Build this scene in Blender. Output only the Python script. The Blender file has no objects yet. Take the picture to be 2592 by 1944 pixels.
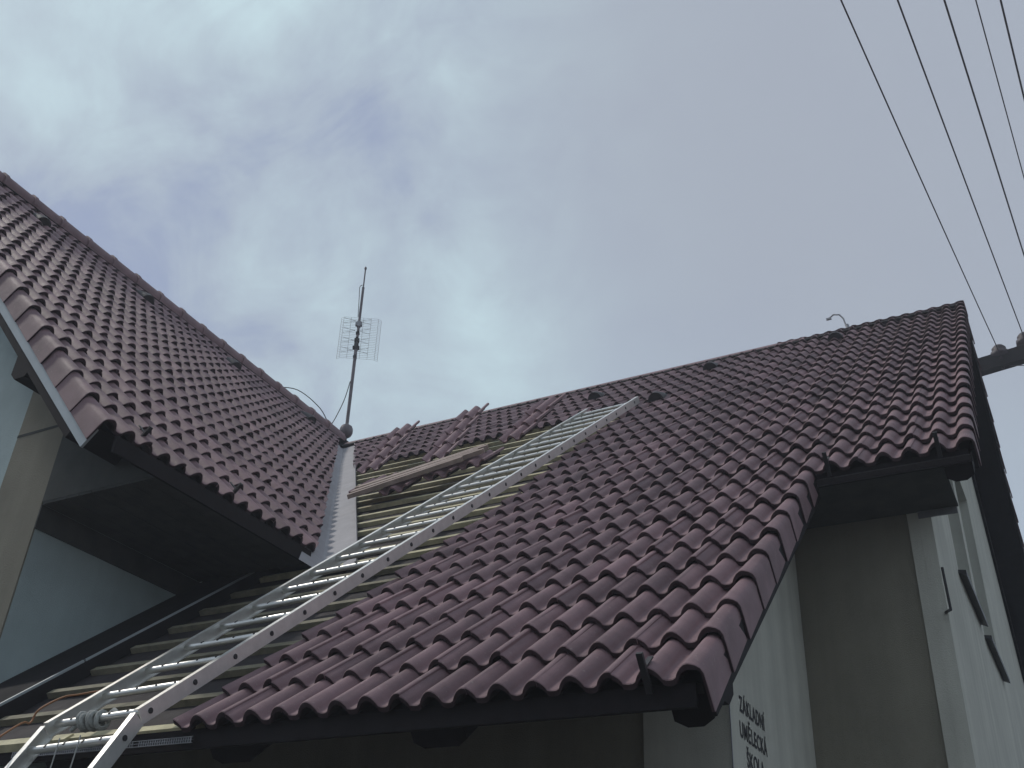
import bpy, bmesh, math, random
from mathutils import Vector, Matrix
random.seed(7)
SC = bpy.context.scene
COL = SC.collection
H = 1.55                                  # eye height above the ground
R = math.radians

# ------------------------------------------------------------------ camera
cam_d = bpy.data.cameras.new("camera")
cam = bpy.data.objects.new("camera", cam_d)
COL.objects.link(cam)
right = Vector((0.88183, 0.46908, 0.04836))
down = Vector((-0.21143, 0.48495, -0.84860))
fwd = Vector((-0.42151, 0.73809, 0.52683))
m = Matrix((right, -down, -fwd)).transposed().to_4x4()
m.translation = Vector((0, 0, H))
cam.matrix_world = m
cam_d.sensor_fit = 'HORIZONTAL'
cam_d.sensor_width = 36.0
cam_d.lens = 36.0 * 2620.32 / 2592.0
cam_d.clip_start = 0.05
cam_d.clip_end = 2000.0
SC.camera = cam

# ------------------------------------------------------------------ light
SUN_EL, SUN_AZ = R(50), math.atan2(-0.16, -1.10)      # azimuth measured from +X towards +Y
sun_dir = Vector((math.cos(SUN_EL) * math.cos(SUN_AZ), math.cos(SUN_EL) * math.sin(SUN_AZ), math.sin(SUN_EL)))
sun_d = bpy.data.lights.new("sun", 'SUN')
sun_d.energy = 1.6
sun_d.angle = R(4)
sun_d.color = (1.0, 0.95, 0.88)
sun = bpy.data.objects.new("sun", sun_d)
COL.objects.link(sun)
sun.rotation_euler = sun_dir.to_track_quat('Z', 'Y').to_euler()
sun.location = sun_dir * 60

SC.view_settings.view_transform = 'Standard'
SC.view_settings.look = 'None'
SC.view_settings.gamma = 1.0
SC.view_settings.exposure = 0.0

world = bpy.data.worlds.new("World")
SC.world = world
world.use_nodes = True
wt = world.node_tree
wt.nodes.clear()
def wn(t, **k):
    n = wt.nodes.new(t)
    for a, b in k.items(): setattr(n, a, b)
    return n
def wl(a, b): wt.links.new(a, b)
STR = 0.10
w_out = wn('ShaderNodeOutputWorld'); w_bg = wn('ShaderNodeBackground'); wl(w_bg.outputs[0], w_out.inputs[0])
w_bg.inputs[1].default_value = STR
sky = wn('ShaderNodeTexSky', sky_type='NISHITA', sun_disc=False)
sky.sun_elevation = SUN_EL
sky.sun_rotation = R(90) - SUN_AZ
geo = wn('ShaderNodeTexCoord')
def wnoise(scale, detail, rough, dist, loc=(0, 0, 0), stretch=(1, 1, 1)):
    mp = wn('ShaderNodeMapping'); mp.inputs['Location'].default_value = loc; mp.inputs['Scale'].default_value = stretch
    wl(geo.outputs['Generated'], mp.inputs[0])
    n = wn('ShaderNodeTexNoise'); n.inputs['Scale'].default_value = scale; n.inputs['Detail'].default_value = detail
    n.inputs['Roughness'].default_value = rough; n.inputs['Distortion'].default_value = dist
    wl(mp.outputs[0], n.inputs['Vector']); return n.outputs['Fac']
def wmath(op, a, b=None, clamp=False):
    n = wn('ShaderNodeMath', operation=op, use_clamp=clamp)
    for i, x in enumerate((a, b)):
        if x is None: continue
        if isinstance(x, (int, float)): n.inputs[i].default_value = x
        else: wl(x, n.inputs[i])
    return n.outputs[0]
def wramp(f, stops):
    n = wn('ShaderNodeValToRGB'); r = n.color_ramp
    r.elements[0].position, r.elements[0].color = stops[0][0], (*stops[0][1], 1)
    r.elements[1].position, r.elements[1].color = stops[-1][0], (*stops[-1][1], 1)
    for p, c in stops[1:-1]:
        e = r.elements.new(p); e.color = (*c, 1)
    wl(f, n.inputs[0]); return n.outputs[0]
def wmix(f, a, b):
    n = wn('ShaderNodeMix', data_type='RGBA')
    if isinstance(f, (int, float)): n.inputs[0].default_value = f
    else: wl(f, n.inputs[0])
    for i, x in ((6, a), (7, b)):
        if isinstance(x, tuple): n.inputs[i].default_value = (*x, 1)
        else: wl(x, n.inputs[i])
    return n.outputs[2]
# how far each direction lies from a few parts of the sky
def wlobe(v, lo, hi):
    d = wn('ShaderNodeVectorMath', operation='DOT_PRODUCT'); wl(geo.outputs['Generated'], d.inputs[0]); d.inputs[1].default_value = Vector(v).normalized()
    mr = wn('ShaderNodeMapRange', interpolation_type='SMOOTHSTEP'); mr.inputs[1].default_value = lo; mr.inputs[2].default_value = hi
    wl(d.outputs['Value'], mr.inputs[0]); return mr.outputs[0]
big = wnoise(2.6, 7, 0.55, 0.35, (3.1, 1.7, 0.4))
fine = wnoise(9.0, 8, 0.62, 0.6, (0.3, 5.1, 2.0))
wisp = wnoise(5.0, 9, 0.60, 0.9, (7.3, 0.2, 1.1), (1.0, 1.6, 1.3))
mixn = wmath('ADD', wmath('MULTIPLY', big, 0.55), wmath('ADD', wmath('MULTIPLY', fine, 0.15), wmath('MULTIPLY', wisp, 0.30)))
left_sky = wlobe((-0.62, 0.44, 0.65), 0.86, 0.985)           # the broken part of the overcast
grey_sky = wlobe((-0.02, 0.70, 0.71), 0.90, 0.995)           # the even grey part
def add(a, b): return wmath('ADD', a, b)
def mul(a, b): return wmath('MULTIPLY', a, b)
contrast = add(0.42, mul(left_sky, 1.50))
dens = add(0.55, mul(wmath('SUBTRACT', mixn, 0.50), contrast))
for d_, lo, hi, k in (((-0.700, 0.300, 0.650), 0.975, 1.0, 0.06), ((-0.664, 0.409, 0.626), 0.985, 1.0, -0.07), ((-0.594, 0.526, 0.609), 0.972, 1.0, -0.11),
                      ((-0.500, 0.660, 0.557), 0.97, 1.0, 0.09), ((-0.341, 0.654, 0.676), 0.975, 1.0, 0.03), ((-0.52, 0.42, 0.74), 0.98, 1.0, 0.05), ((-0.42, 0.56, 0.71), 0.985, 1.0, -0.05)):
    dens = add(dens, mul(wlobe(d_, lo, hi), k))
cloud = wramp(dens, [(0.30, (2.5, 3.0, 4.5)), (0.44, (2.95, 3.45, 4.6)), (0.54, (3.65, 4.25, 5.0)), (0.66, (4.2, 5.05, 5.6)), (0.82, (5.0, 6.3, 6.7))])
cloud = wmix(mul(grey_sky, 0.80), cloud, (3.45, 3.72, 4.25))
lift = wn('ShaderNodeVectorMath', operation='SCALE'); lift.inputs[3].default_value = 1.27; wl(cloud, lift.inputs[0])
allsky = wmix(0.86, sky.outputs[0], lift.outputs[0])
wl(allsky, w_bg.inputs[0])

# ------------------------------------------------------------------ materials
def mat(name, col, rough=0.7, metal=0.0, noise=0.0, nscale=8.0, bump=0.0, bscale=60.0, spec=0.5, col2=None, tint=False, stain=0.0, speck=None, streak=0.0):
    M = bpy.data.materials.new(name); M.use_nodes = True
    nt = M.node_tree; b = nt.nodes['Principled BSDF']
    b.inputs['Roughness'].default_value = rough; b.inputs['Metallic'].default_value = metal
    b.inputs['Specular IOR Level'].default_value = spec
    tc = nt.nodes.new('ShaderNodeTexCoord')
    def N(scale, detail=5, rough_=0.6):
        n = nt.nodes.new('ShaderNodeTexNoise'); n.inputs['Scale'].default_value = scale; n.inputs['Detail'].default_value = detail
        n.inputs['Roughness'].default_value = rough_; nt.links.new(tc.outputs['Object'], n.inputs['Vector']); return n
    c2 = col2 or tuple(max(0, x * (1 - noise)) for x in col)
    n1 = N(nscale)
    rmp = nt.nodes.new('ShaderNodeValToRGB'); rmp.color_ramp.elements[0].position = 0.35; rmp.color_ramp.elements[1].position = 0.66
    rmp.color_ramp.elements[0].color = (*c2, 1); rmp.color_ramp.elements[1].color = (*col, 1)
    nt.links.new(n1.outputs['Fac'], rmp.inputs[0]); out = rmp.outputs[0]
    def mul(a, fac_socket, lo, hi):
        mr = nt.nodes.new('ShaderNodeMapRange'); mr.inputs[3].default_value = lo; mr.inputs[4].default_value = hi; nt.links.new(fac_socket, mr.inputs[0])
        v = nt.nodes.new('ShaderNodeVectorMath'); v.operation = 'SCALE'; nt.links.new(a, v.inputs[0]); nt.links.new(mr.outputs[0], v.inputs[3]); return v.outputs[0]
    if tint:
        at = nt.nodes.new('ShaderNodeAttribute'); at.attribute_name = 'tint'
        out = mul(out, at.outputs['Fac'], 0.76, 1.24)
    if stain:
        s = N(1.3, 8, 0.7); out = mul(out, s.outputs['Fac'], 1 - stain, 1 + stain * 0.6)
    if streak:                                            # rain streaks running down the render
        mp = nt.nodes.new('ShaderNodeMapping'); mp.inputs['Scale'].default_value = (5.0, 5.0, 0.35); nt.links.new(tc.outputs['Object'], mp.inputs[0])
        n5 = nt.nodes.new('ShaderNodeTexNoise'); n5.inputs['Scale'].default_value = 1.0; n5.inputs['Detail'].default_value = 6; n5.inputs['Roughness'].default_value = 0.65
        nt.links.new(mp.outputs[0], n5.inputs['Vector']); out = mul(out, n5.outputs['Fac'], 1 - 2 * streak, 1 + 2 * streak)
    if speck:                                             # scattered lichen and dust spots
        s1 = N(55, 2, 0.5); r1 = nt.nodes.new('ShaderNodeMapRange'); r1.inputs[1].default_value = 0.66; r1.inputs[2].default_value = 0.74; r1.inputs[4].default_value = 0.55
        nt.links.new(s1.outputs['Fac'], r1.inputs[0]); mx = nt.nodes.new('ShaderNodeMix'); mx.data_type = 'RGBA'
        nt.links.new(r1.outputs[0], mx.inputs[0]); nt.links.new(out, mx.inputs[6]); mx.inputs[7].default_value = (*speck, 1); out = mx.outputs[2]
    nt.links.new(out, b.inputs['Base Color'])
    if bump:
        n2 = N(bscale, 4); bp = nt.nodes.new('ShaderNodeBump'); bp.inputs['Strength'].default_value = bump; bp.inputs['Distance'].default_value = 0.004
        nt.links.new(n2.outputs['Fac'], bp.inputs['Height']); nt.links.new(bp.outputs[0], b.inputs['Normal'])
    n3 = N(nscale * 2.3, 4)
    mr = nt.nodes.new('ShaderNodeMapRange'); mr.inputs[3].default_value = max(0.05, rough - 0.1); mr.inputs[4].default_value = min(1, rough + 0.12)
    nt.links.new(n3.outputs['Fac'], mr.inputs[0]); nt.links.new(mr.outputs[0], b.inputs['Roughness'])
    return M
MT = dict(
    tile=mat('red_concrete_tile', (0.262, 0.160, 0.170), 0.58, noise=0.28, nscale=5, bump=0.8, bscale=240, tint=True, stain=0.30, spec=0.35, speck=(0.30, 0.24, 0.22)),
    edge=mat('dark_tile_edge', (0.070, 0.046, 0.050), 0.9, noise=0.4, nscale=12, tint=True, spec=0.1),  # darker tone for the tile lips and undersides
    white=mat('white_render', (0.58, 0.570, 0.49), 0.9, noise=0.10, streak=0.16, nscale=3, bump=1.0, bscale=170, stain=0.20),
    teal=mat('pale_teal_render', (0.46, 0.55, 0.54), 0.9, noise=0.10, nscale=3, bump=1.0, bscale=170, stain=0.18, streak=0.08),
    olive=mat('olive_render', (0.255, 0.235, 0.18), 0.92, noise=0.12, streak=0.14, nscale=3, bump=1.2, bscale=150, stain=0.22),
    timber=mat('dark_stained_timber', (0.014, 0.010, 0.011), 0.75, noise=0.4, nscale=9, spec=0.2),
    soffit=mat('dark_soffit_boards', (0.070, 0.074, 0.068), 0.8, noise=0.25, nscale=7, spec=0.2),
    underlay=mat('dark_roof_underlay', (0.036, 0.028, 0.029), 0.85, noise=0.35, nscale=6, stain=0.3, bump=1.0, bscale=9),
    membrane=mat('black_membrane', (0.012, 0.010, 0.011), 0.85, noise=0.3, nscale=6, spec=0.2),
    batten=mat('raw_spruce_batten', (0.66, 0.60, 0.38), 0.75, noise=0.28, nscale=14, stain=0.3),
    shadebatten=mat('shaded_spruce_batten', (0.27, 0.245, 0.165), 0.8, noise=0.35, nscale=14, stain=0.35),  # batten wood with the shade below the left eave put into its colour
    lath=mat('weathered_lath', (0.40, 0.31, 0.265), 0.8, noise=0.25, nscale=10),
    alu=mat('aluminium', (0.78, 0.775, 0.735), 0.36, metal=0.7, noise=0.10, nscale=20),
    zinc=mat('pale_valley_metal', (0.33, 0.315, 0.33), 0.55, metal=0.1, noise=0.15, nscale=6, stain=0.2),
    greymetal=mat('pale_grey_sheet', (0.42, 0.46, 0.47), 0.5, metal=0.3, noise=0.12, nscale=5),
    black=mat('black_plastic', (0.018, 0.016, 0.018), 0.55, noise=0.2),
    steel=mat('dull_galvanised_steel', (0.30, 0.30, 0.31), 0.5, metal=0.8, noise=0.2),
    mast=mat('weathered_mast_steel', (0.17, 0.15, 0.16), 0.55, metal=0.4, noise=0.3),
    wire=mat('dark_conductor', (0.10, 0.085, 0.09), 0.6, metal=0.3),
    concrete=mat('weathered_concrete', (0.20, 0.19, 0.19), 0.9, noise=0.25, stain=0.2),
    ceramic=mat('brown_insulator', (0.05, 0.035, 0.04), 0.6, noise=0.2),
    rope=mat('grey_white_rope', (0.42, 0.43, 0.40), 0.9, noise=0.35, nscale=60, bump=1, bscale=200),
    cord=mat('pale_cord', (0.32, 0.33, 0.32), 0.9),
    cable=mat('orange_brown_cable', (0.30, 0.13, 0.05), 0.6),
    glass=mat('dark_window_glass', (0.03, 0.05, 0.045), 0.12, noise=0.2, nscale=2),
    frame=mat('white_window_frame', (0.62, 0.66, 0.65), 0.5, noise=0.04),
    sill=mat('dark_sheet_sill', (0.035, 0.033, 0.036), 0.5),
    letter=mat('black_painted_letters', (0.02, 0.018, 0.02), 0.7),
    ground=mat('grey_paving', (0.075, 0.073, 0.070), 0.9, noise=0.3, nscale=1.5, bump=0.6, bscale=40, stain=0.25),
)

# ------------------------------------------------------------------ mesh helpers
class MB:
    def __init__(s): s.v = []; s.f = []; s.mi = []; s.t = []; s.sm = []
    def face(s, pts, mi=0, tint=0.5, smooth=False):
        i = len(s.v); s.v += [tuple(p) for p in pts]; s.f.append(tuple(range(i, i + len(pts)))); s.mi.append(mi); s.t.append(tint); s.sm.append(smooth)
    def grid(s, rows, mi=0, tint=0.5, smooth=True, close=False):
        i = len(s.v); n = len(rows[0])
        for r in rows: s.v += [tuple(p) for p in r]
        for a in range(len(rows) - 1):
            for b in range(n if close else n - 1):
                c = (b + 1) % n
                s.f.append((i + a * n + b, i + a * n + c, i + (a + 1) * n + c, i + (a + 1) * n + b)); s.mi.append(mi); s.t.append(tint); s.sm.append(smooth)
    def box(s, c, ax, ay, az, mi=0):
        c, ax, ay, az = Vector(c), Vector(ax), Vector(ay), Vector(az)
        P = [c + ax * i + ay * j + az * k for i in (-1, 1) for j in (-1, 1) for k in (-1, 1)]
        for q in ((0, 1, 3, 2), (4, 6, 7, 5), (0, 4, 5, 1), (2, 3, 7, 6), (0, 2, 6, 4), (1, 5, 7, 3)): s.face([P[k] for k in q], mi)
    def abox(s, x0, x1, y0, y1, z0, z1, mi=0):
        s.box(((x0 + x1) / 2, (y0 + y1) / 2, (z0 + z1) / 2), ((x1 - x0) / 2, 0, 0), (0, (y1 - y0) / 2, 0), (0, 0, (z1 - z0) / 2), mi)
    def prism(s, prof, d, mi=0):
        """closed profile swept by the vector d"""
        prof = [Vector(p) for p in prof]; d = Vector(d); n = len(prof)
        s.face(prof[::-1], mi); s.face([p + d for p in prof], mi)
        for i in range(n): s.face([prof[i], prof[(i + 1) % n], prof[(i + 1) % n] + d, prof[i] + d], mi)
    def tube(s, pts, r, n=8, mi=0, cap=True):
        pts = [Vector(p) for p in pts]; rings = []; up = None
        for i, p in enumerate(pts):
            t = (pts[min(i + 1, len(pts) - 1)] - pts[max(i - 1, 0)]).normalized()
            if up is None: up = t.orthogonal().normalized()
            up = (up - t * up.dot(t)).normalized(); side = t.cross(up)
            rr = r[i] if isinstance(r, (list, tuple)) else r
            rings.append([p + (up * math.cos(a) + side * math.sin(a)) * rr for a in (2 * math.pi * k / n for k in range(n))])
        s.grid(rings, mi, smooth=True, close=True)
        if cap: s.face(rings[0][::-1], mi); s.face(rings[-1], mi)
    def lathe(s, base, axis, prof, n=16, mi=0):
        base, axis = Vector(base), Vector(axis).normalized(); a = axis.orthogonal().normalized(); b = axis.cross(a)
        s.grid([[base + axis * h + (a * math.cos(t) + b * math.sin(t)) * r for t in (2 * math.pi * k / n for k in range(n))] for r, h in prof], mi, smooth=True, close=True)
    def build(s, name, mats, parent=None, cut=None, weld=False, bevel=0.0):
        me = bpy.data.meshes.new(name); me.from_pydata(s.v, [], s.f)
        if not isinstance(mats, (list, tuple)): mats = [mats]
        for x in mats: me.materials.append(x)
        me.polygons.foreach_set('material_index', s.mi); me.polygons.foreach_set('use_smooth', s.sm)
        a = me.attributes.new('tint', 'FLOAT', 'FACE'); a.data.foreach_set('value', s.t)
        if cut or weld or bevel:
            bm = bmesh.new(); bm.from_mesh(me)
            if weld or bevel: bmesh.ops.remove_doubles(bm, verts=bm.verts, dist=1e-5)
            for co, no in (cut or []):
                bmesh.ops.bisect_plane(bm, geom=bm.verts[:] + bm.edges[:] + bm.faces[:], plane_co=co, plane_no=no, clear_outer=True)
            if bevel:
                bmesh.ops.recalc_face_normals(bm, faces=bm.faces)
                bmesh.ops.bevel(bm, geom=bm.edges[:], offset=bevel, segments=2, affect='EDGES', profile=0.5)
            bm.to_mesh(me); bm.free()
        me.update()
        o = bpy.data.objects.new(name, me); COL.objects.link(o)
        if parent: o.parent = parent
        return o
def empty(name, loc=(0, 0, 0)):
    o = bpy.data.objects.new(name, None); COL.objects.link(o); o.location = loc; o.empty_display_size = 0.2; return o
def tag(o, label=None, cat=None, group=None, kind=None):
    if label: o['label'] = label
    if cat: o['category'] = cat
    if group: o['group'] = group
    if kind: o['kind'] = kind
    return o
class Frame:
    def __init__(s, o, u, v):
        s.o = Vector(o); s.u = Vector(u).normalized(); s.v = Vector(v).normalized(); s.w = s.u.cross(s.v)
    def __call__(s, u, v, w=0.0): return s.o + s.u * u + s.v * v + s.w * w
    def box(s, mb, u0, u1, v0, v1, w0, w1, mi=0):
        mb.box(s((u0 + u1) / 2, (v0 + v1) / 2, (w0 + w1) / 2), s.u * (u1 - u0) / 2, s.v * (v1 - v0) / 2, s.w * (w1 - w0) / 2, mi)

# ------------------------------------------------------------------ roof planes (tile crests at the front lips lie in w = 0)
G = 0.32862                                  # visible length of a tile course
XV, Y0, Z0 = -1.1827, 3.3885, 1.0954 + H     # lower verge crest at the eave of the camera-side slope
P1, P2 = R(39.22), R(40.78)
XL, YL, ZL, PL = -4.7309, 3.5477, 2.9537 + H, R(45.885)
FA = Frame((XV, Y0, Z0), (1, 0, 0), (0, math.cos(P1), math.sin(P1)))
kink = FA(0, 9 * G)
FB = Frame(kink, (1, 0, 0), (0, math.cos(P2), math.sin(P2)))
NR = 20.5 * G                                # length of the upper slope
ridge = FB(0, NR)
FL = Frame((XL, YL, ZL), (0, 1, 0), (-math.cos(PL), 0, math.sin(PL)))
NL = 20.1 * G
ridgeL = FL(0, NL)
FBB = Frame((2 * XV, ridge.y + math.cos(P2) * NR, ridge.z - math.sin(P2) * NR), (-1, 0, 0), (0, -math.cos(P2), math.sin(P2)))   # far slope
XSIDE, YFRONT, YUP, XGAB = -1.45, 4.74, 6.36, -0.59
XLW, YLW = -5.74, 3.95

def plane_line(f1, w1, f2, w2):
    """intersection line of two roof planes, as point and direction"""
    n1, n2 = f1.w, f2.w; d1, d2 = n1.dot(f1.o) + w1, n2.dot(f2.o) + w2
    d = n1.cross(n2); p = ((n2.cross(d)) * d1 + (d.cross(n1)) * d2) / d.length_squared
    d.normalize()
    if d.z < 0: d = -d
    return p, d
vpA, vdA = plane_line(FA, -0.07, FL, -0.08)
vpB, vdB = plane_line(FB, -0.07, FL, -0.08)
def at_z(p, d, z): return p + d * ((z - p.z) / d.z)

# ------------------------------------------------------------------ tile courses
A_, HH, TH = 0.0515, 0.050, 0.025
def hump(x):
    t = abs(x) / A_
    return 0.0 if t >= 1 else HH * math.cos(math.pi / 2 * t) ** 0.72
HS = (-0.0505, -0.047, -0.039, -0.026, -0.012, 0.0)
def full(c): return [(c + x, hump(x)) for x in HS] + [(c - x, hump(x)) for x in HS[-2::-1]]
def lefthalf(c): return [(c + x, hump(x)) for x in HS] + [(c + 0.011, hump(0.011)), (c + 0.0145, hump(0.0145) - 0.002)]
def righthalf(c): return [(c + 0.0135, hump(0.0135) - 0.007), (c + 0.026, hump(0.026) - 0.006), (c + 0.039, hump(0.039) - 0.004), (c + 0.047, hump(0.047) - 0.002), (c + 0.0505, 0.0)]
def trough(c): return [(c + 0.063, -0.002), (c + 0.075, -0.003), (c + 0.087, -0.002)]
def profile(c): return righthalf(c) + trough(c) + full(c + 0.15) + trough(c + 0.15) + lefthalf(c + 0.30)
FLG = 0.135
def verge_right(c):       # tile whose right crest (at c + 0.30) turns down into a flange
    return righthalf(c) + trough(c) + full(c + 0.15) + trough(c + 0.15) + [(c + 0.30 + x, hump(x)) for x in HS] + \
        [(c + 0.312, hump(0.012)), (c + 0.328, HH * 0.80), (c + 0.341, HH * 0.55), (c + 0.3475, HH * 0.15), (c + 0.349, -0.03), (c + 0.352, -FLG)]
def verge_left(c):
    return [(c - 0.052, -FLG), (c - 0.049, -0.03), (c - 0.0475, HH * 0.15), (c - 0.041, HH * 0.55), (c - 0.028, HH * 0.80), (c - 0.012, hump(0.012))] + \
        [(c - x, hump(x)) for x in HS[::-1]] + trough(c) + full(c + 0.15) + trough(c + 0.15) + lefthalf(c + 0.30)
def lay_tile(mb, fr, prof, v0, vlen, jit=1.0, drop=0.032, w_add=0.0, tail=0.03):
    dv = random.uniform(-0.0075, 0.0075) * jit; dw = random.uniform(-0.004, 0.004) * jit + w_add
    tl = random.uniform(-0.004, 0.004) * jit; sk = random.uniform(-0.006, 0.006) * jit
    t = min(1, max(0, random.gauss(0.5, 0.19) if random.random() > 0.06 else random.choice((0.0, 0.95, 1.0))))
    u_mid = (prof[0][0] + prof[-1][0]) / 2
    nP = len(prof); verge = [0.0] * nP
    if prof[-1][1] < -0.1: verge[-6:] = [0.05, 0.3, 0.65, 0.9, 1, 1]
    if prof[0][1] < -0.1: verge[:6] = [-1, -1, -0.9, -0.65, -0.3, -0.05]
    def row(v, dz, under=False):
        out = []
        for (u, h), q_ in zip(prof, verge):
            w = h - HH - drop * (v / G) + dw + tl * (u - u_mid) / 0.15
            if h < -0.1: w = h - HH                        # the flange has a straight lower edge
            a_ = abs(q_)
            u2 = u + q_ * (0.012 * (1 - v / G) - 0.004) + (q_ * dz * 0.5)      # and tapers inwards up the slope
            out.append(fr(u2 + sk * v / G, v0 + dv + v, w + dz * (1 - a_)))
        return out
    e = vlen + tail
    mb.grid([row(0.004, 0), row(vlen * 0.5, 0), row(e, 0)], tint=t)
    mb.grid([row(0.0, -0.004), row(0.004, 0)], tint=t)
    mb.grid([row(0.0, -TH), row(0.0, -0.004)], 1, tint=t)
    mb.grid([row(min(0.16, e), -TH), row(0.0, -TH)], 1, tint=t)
    for side in (0, -1):                                    # the tile's side edges
        a = [row(0.0, -TH)[side], row(0.004, 0)[side], row(e, 0)[side], row(e, -TH)[side]]
        mb.face(a, tint=t)

# ================================================================== GROUND
gmb = MB(); gmb.face([(-400, -400, 0), (400, -400, 0), (400, 400, 0), (-400, 400, 0)])
tag(gmb.build('ground', MT['ground']), kind='structure')

# ================================================================== THE BUILDING
B = empty('school_building', (-5, 6, 0))
tag(B, 'white and olive rendered school with two dark red tiled wings meeting in a valley', 'building')
def part(mb, name, m, parent=B, **k):
    o = mb.build(name, m, None, **k)
    o.parent = parent
    o.matrix_parent_inverse = parent.matrix_world.inverted() if parent.parent is None and parent.type == 'EMPTY' else Matrix.Identity(4)
    return o
B.matrix_world = Matrix.Translation((-5, 6, 0))
bpy.context.view_layer.update()
def sub(mb, name, m, parent, **k):
    o = mb.build(name, m, None, **k); o.parent = parent
    o.matrix_parent_inverse = (B.matrix_world @ Matrix.Identity(4)).inverted() if False else Matrix.Identity(4)
    return o

# --- walls
def gable_prism(mb, prof, axis, d, mi=0):
    if axis == 'x': mb.prism([(0, a, b) for a, b in prof], (d, 0, 0), mi)
def roofz(y, w=-0.24):       # underside of the camera-side slope at depth y
    f = FA if y < kink.y else FB
    return f.o.z + (y - f.o.y) * f.v.z / f.v.y + w / f.w.z
def slopez(y):               # both slopes of the main wing
    return roofz(y) if y <= ridge.y else roofz(2 * ridge.y - y)
mb = MB()
yb = 2 * ridge.y - YUP
prof = [(YUP, 0), (YUP, slopez(YUP)), (ridge.y, slopez(ridge.y)), (yb, slopez(yb)), (yb, 0)]
mb.prism([(-9.4, a, b) for a, b in prof], (XGAB - 0.139 + 9.4, 0, 0))
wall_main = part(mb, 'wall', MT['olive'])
tag(wall_main, 'olive rendered upper wall under the far eave')
mb = MB()
prof = [(YFRONT, 0), (YFRONT, slopez(YFRONT)), (YUP + 0.05, slopez(YUP) + 0.0), (YUP + 0.05, 0)]
mb.prism([(XLW + 0.02, a, b) for a, b in prof], (XSIDE - 0.012 - XLW - 0.02, 0, 0))
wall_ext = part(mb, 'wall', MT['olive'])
# white render: corner border on the front and the whole end wall of the low wing
mb = MB()
mb.prism([(XSIDE - 0.012, a, b) for a, b in [(YFRONT - 0.015, 0), (YFRONT - 0.015, slopez(YFRONT) - 0.01), (YUP - 0.002, slopez(YUP) - 0.01), (YUP - 0.002, 0)]], (0.014, 0, 0))
mb.abox(-1.872, XSIDE + 0.002, YFRONT - 0.015, YFRONT - 0.0005, 0, slopez(YFRONT) - 0.01)
end_wall = part(mb, 'wall_facing', MT['white'])
tag(end_wall, 'white rendered end wall with black lettering')
# a hairline crack / conduit down the corner
mb = MB(); mb.tube([(XSIDE + 0.004, YFRONT - 0.012, 0), (XSIDE + 0.004, YFRONT - 0.012, slopez(YFRONT) - 0.2)], 0.0035, 6)
part(mb, 'corner_bead', MT['steel'])
# white gable wall and corner strip of the upper wing
mb = MB()
prof = [(YUP - 0.015, 0), (YUP - 0.015, slopez(YUP)), (ridge.y, slopez(ridge.y)), (yb, slopez(yb)), (yb, 0)]
WIN = [(7.62, 8.72, 2.93 + H, 4.35 + H), (8.95, 10.15, 2.87 + H, 4.60 + H)]
XG1 = XGAB + 0.14
def gable_skin():
    """white skin of the gable, pierced by the two windows"""
    ys = [YUP - 0.015, WIN[0][0], WIN[0][1], WIN[1][0], WIN[1][1], ridge.y, yb]
    q = MB()
    def pan(y0, y1, z0, z1f): q.prism([(XGAB, y0, z0), (XGAB, y1, z0), (XGAB, y1, z1f(y1)), (XGAB, y0, z1f(y0))], (0.14, 0, 0))
    top = lambda y: slopez(y) - 0.01
    for a, b in zip(ys[:-1], ys[1:]):
        w = [x for x in WIN if x[0] == a]
        if w:
            pan(a, b, 0, lambda y: w[0][2]); pan(a, b, w[0][3], top)
        else: pan(a, b, 0, top)
    return q
g = gable_skin()
XG = XGAB
for i, p in enumerate(g.v): g.v[i] = (p[0] - 0.138, p[1], p[2])        # outer face sits just proud of the olive core
g2 = part(g, 'wall_facing', MT['white']); tag(g2, 'white rendered gable wall with two windows')
mb = MB(); mb.abox(XGAB - 0.075, XGAB + 0.0015, YUP - 0.0165, YUP - 0.002, 0, slopez(YUP) - 0.01)
part(mb, 'wall_trim', MT['white'])
for y0, y1, z0, z1 in WIN:
    f_ = MB(); x0 = XGAB - 0.115
    for a in (f_,):
        a.abox(x0 - 0.02, x0 + 0.03, y0, y0 + 0.07, z0, z1); a.abox(x0 - 0.02, x0 + 0.03, y1 - 0.07, y1, z0, z1)
        a.abox(x0 - 0.02, x0 + 0.03, y0 + 0.07, y1 - 0.07, z1 - 0.07, z1); a.abox(x0 - 0.02, x0 + 0.03, y0 + 0.07, y1 - 0.07, z0, z0 + 0.07)
        a.abox(x0 - 0.015, x0 + 0.025, (y0 + y1) / 2 - 0.04, (y0 + y1) / 2 + 0.04, z0 + 0.07, z1 - 0.07)
    win = part(f_, 'window', MT['frame'])
    gl = MB(); gl.abox(x0 - 0.004, x0 + 0.004, y0 + 0.07, y1 - 0.07, z0 + 0.07, z1 - 0.07); gl.build('pane', MT['glass'], win).matrix_parent_inverse = Matrix.Identity(4)
    si = MB(); si.prism([(XGAB - 0.10, y0 - 0.04, z0 + 0.005), (XGAB + 0.055, y0 - 0.04, z0 - 0.02), (XGAB + 0.055, y0 - 0.04, z0 - 0.06), (XGAB + 0.0025, y0 - 0.04, z0 - 0.035), (XGAB - 0.10, y0 - 0.04, z0 - 0.008)], (0, y1 - y0 + 0.08, 0))
    si.build('sill', MT['sill'], win)
mb = MB(); mb.tube([(XGAB + 0.03, 6.163, 2.40 + H), (XGAB + 0.03, 6.226, 2.165 + H)], 0.008); mb.tube([(XGAB - 0.01, 6.34, 2.19 + H), (XGAB + 0.03, 6.226, 2.165 + H)], 0.009)
part(mb, 'wall_bracket', MT['black'])

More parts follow.
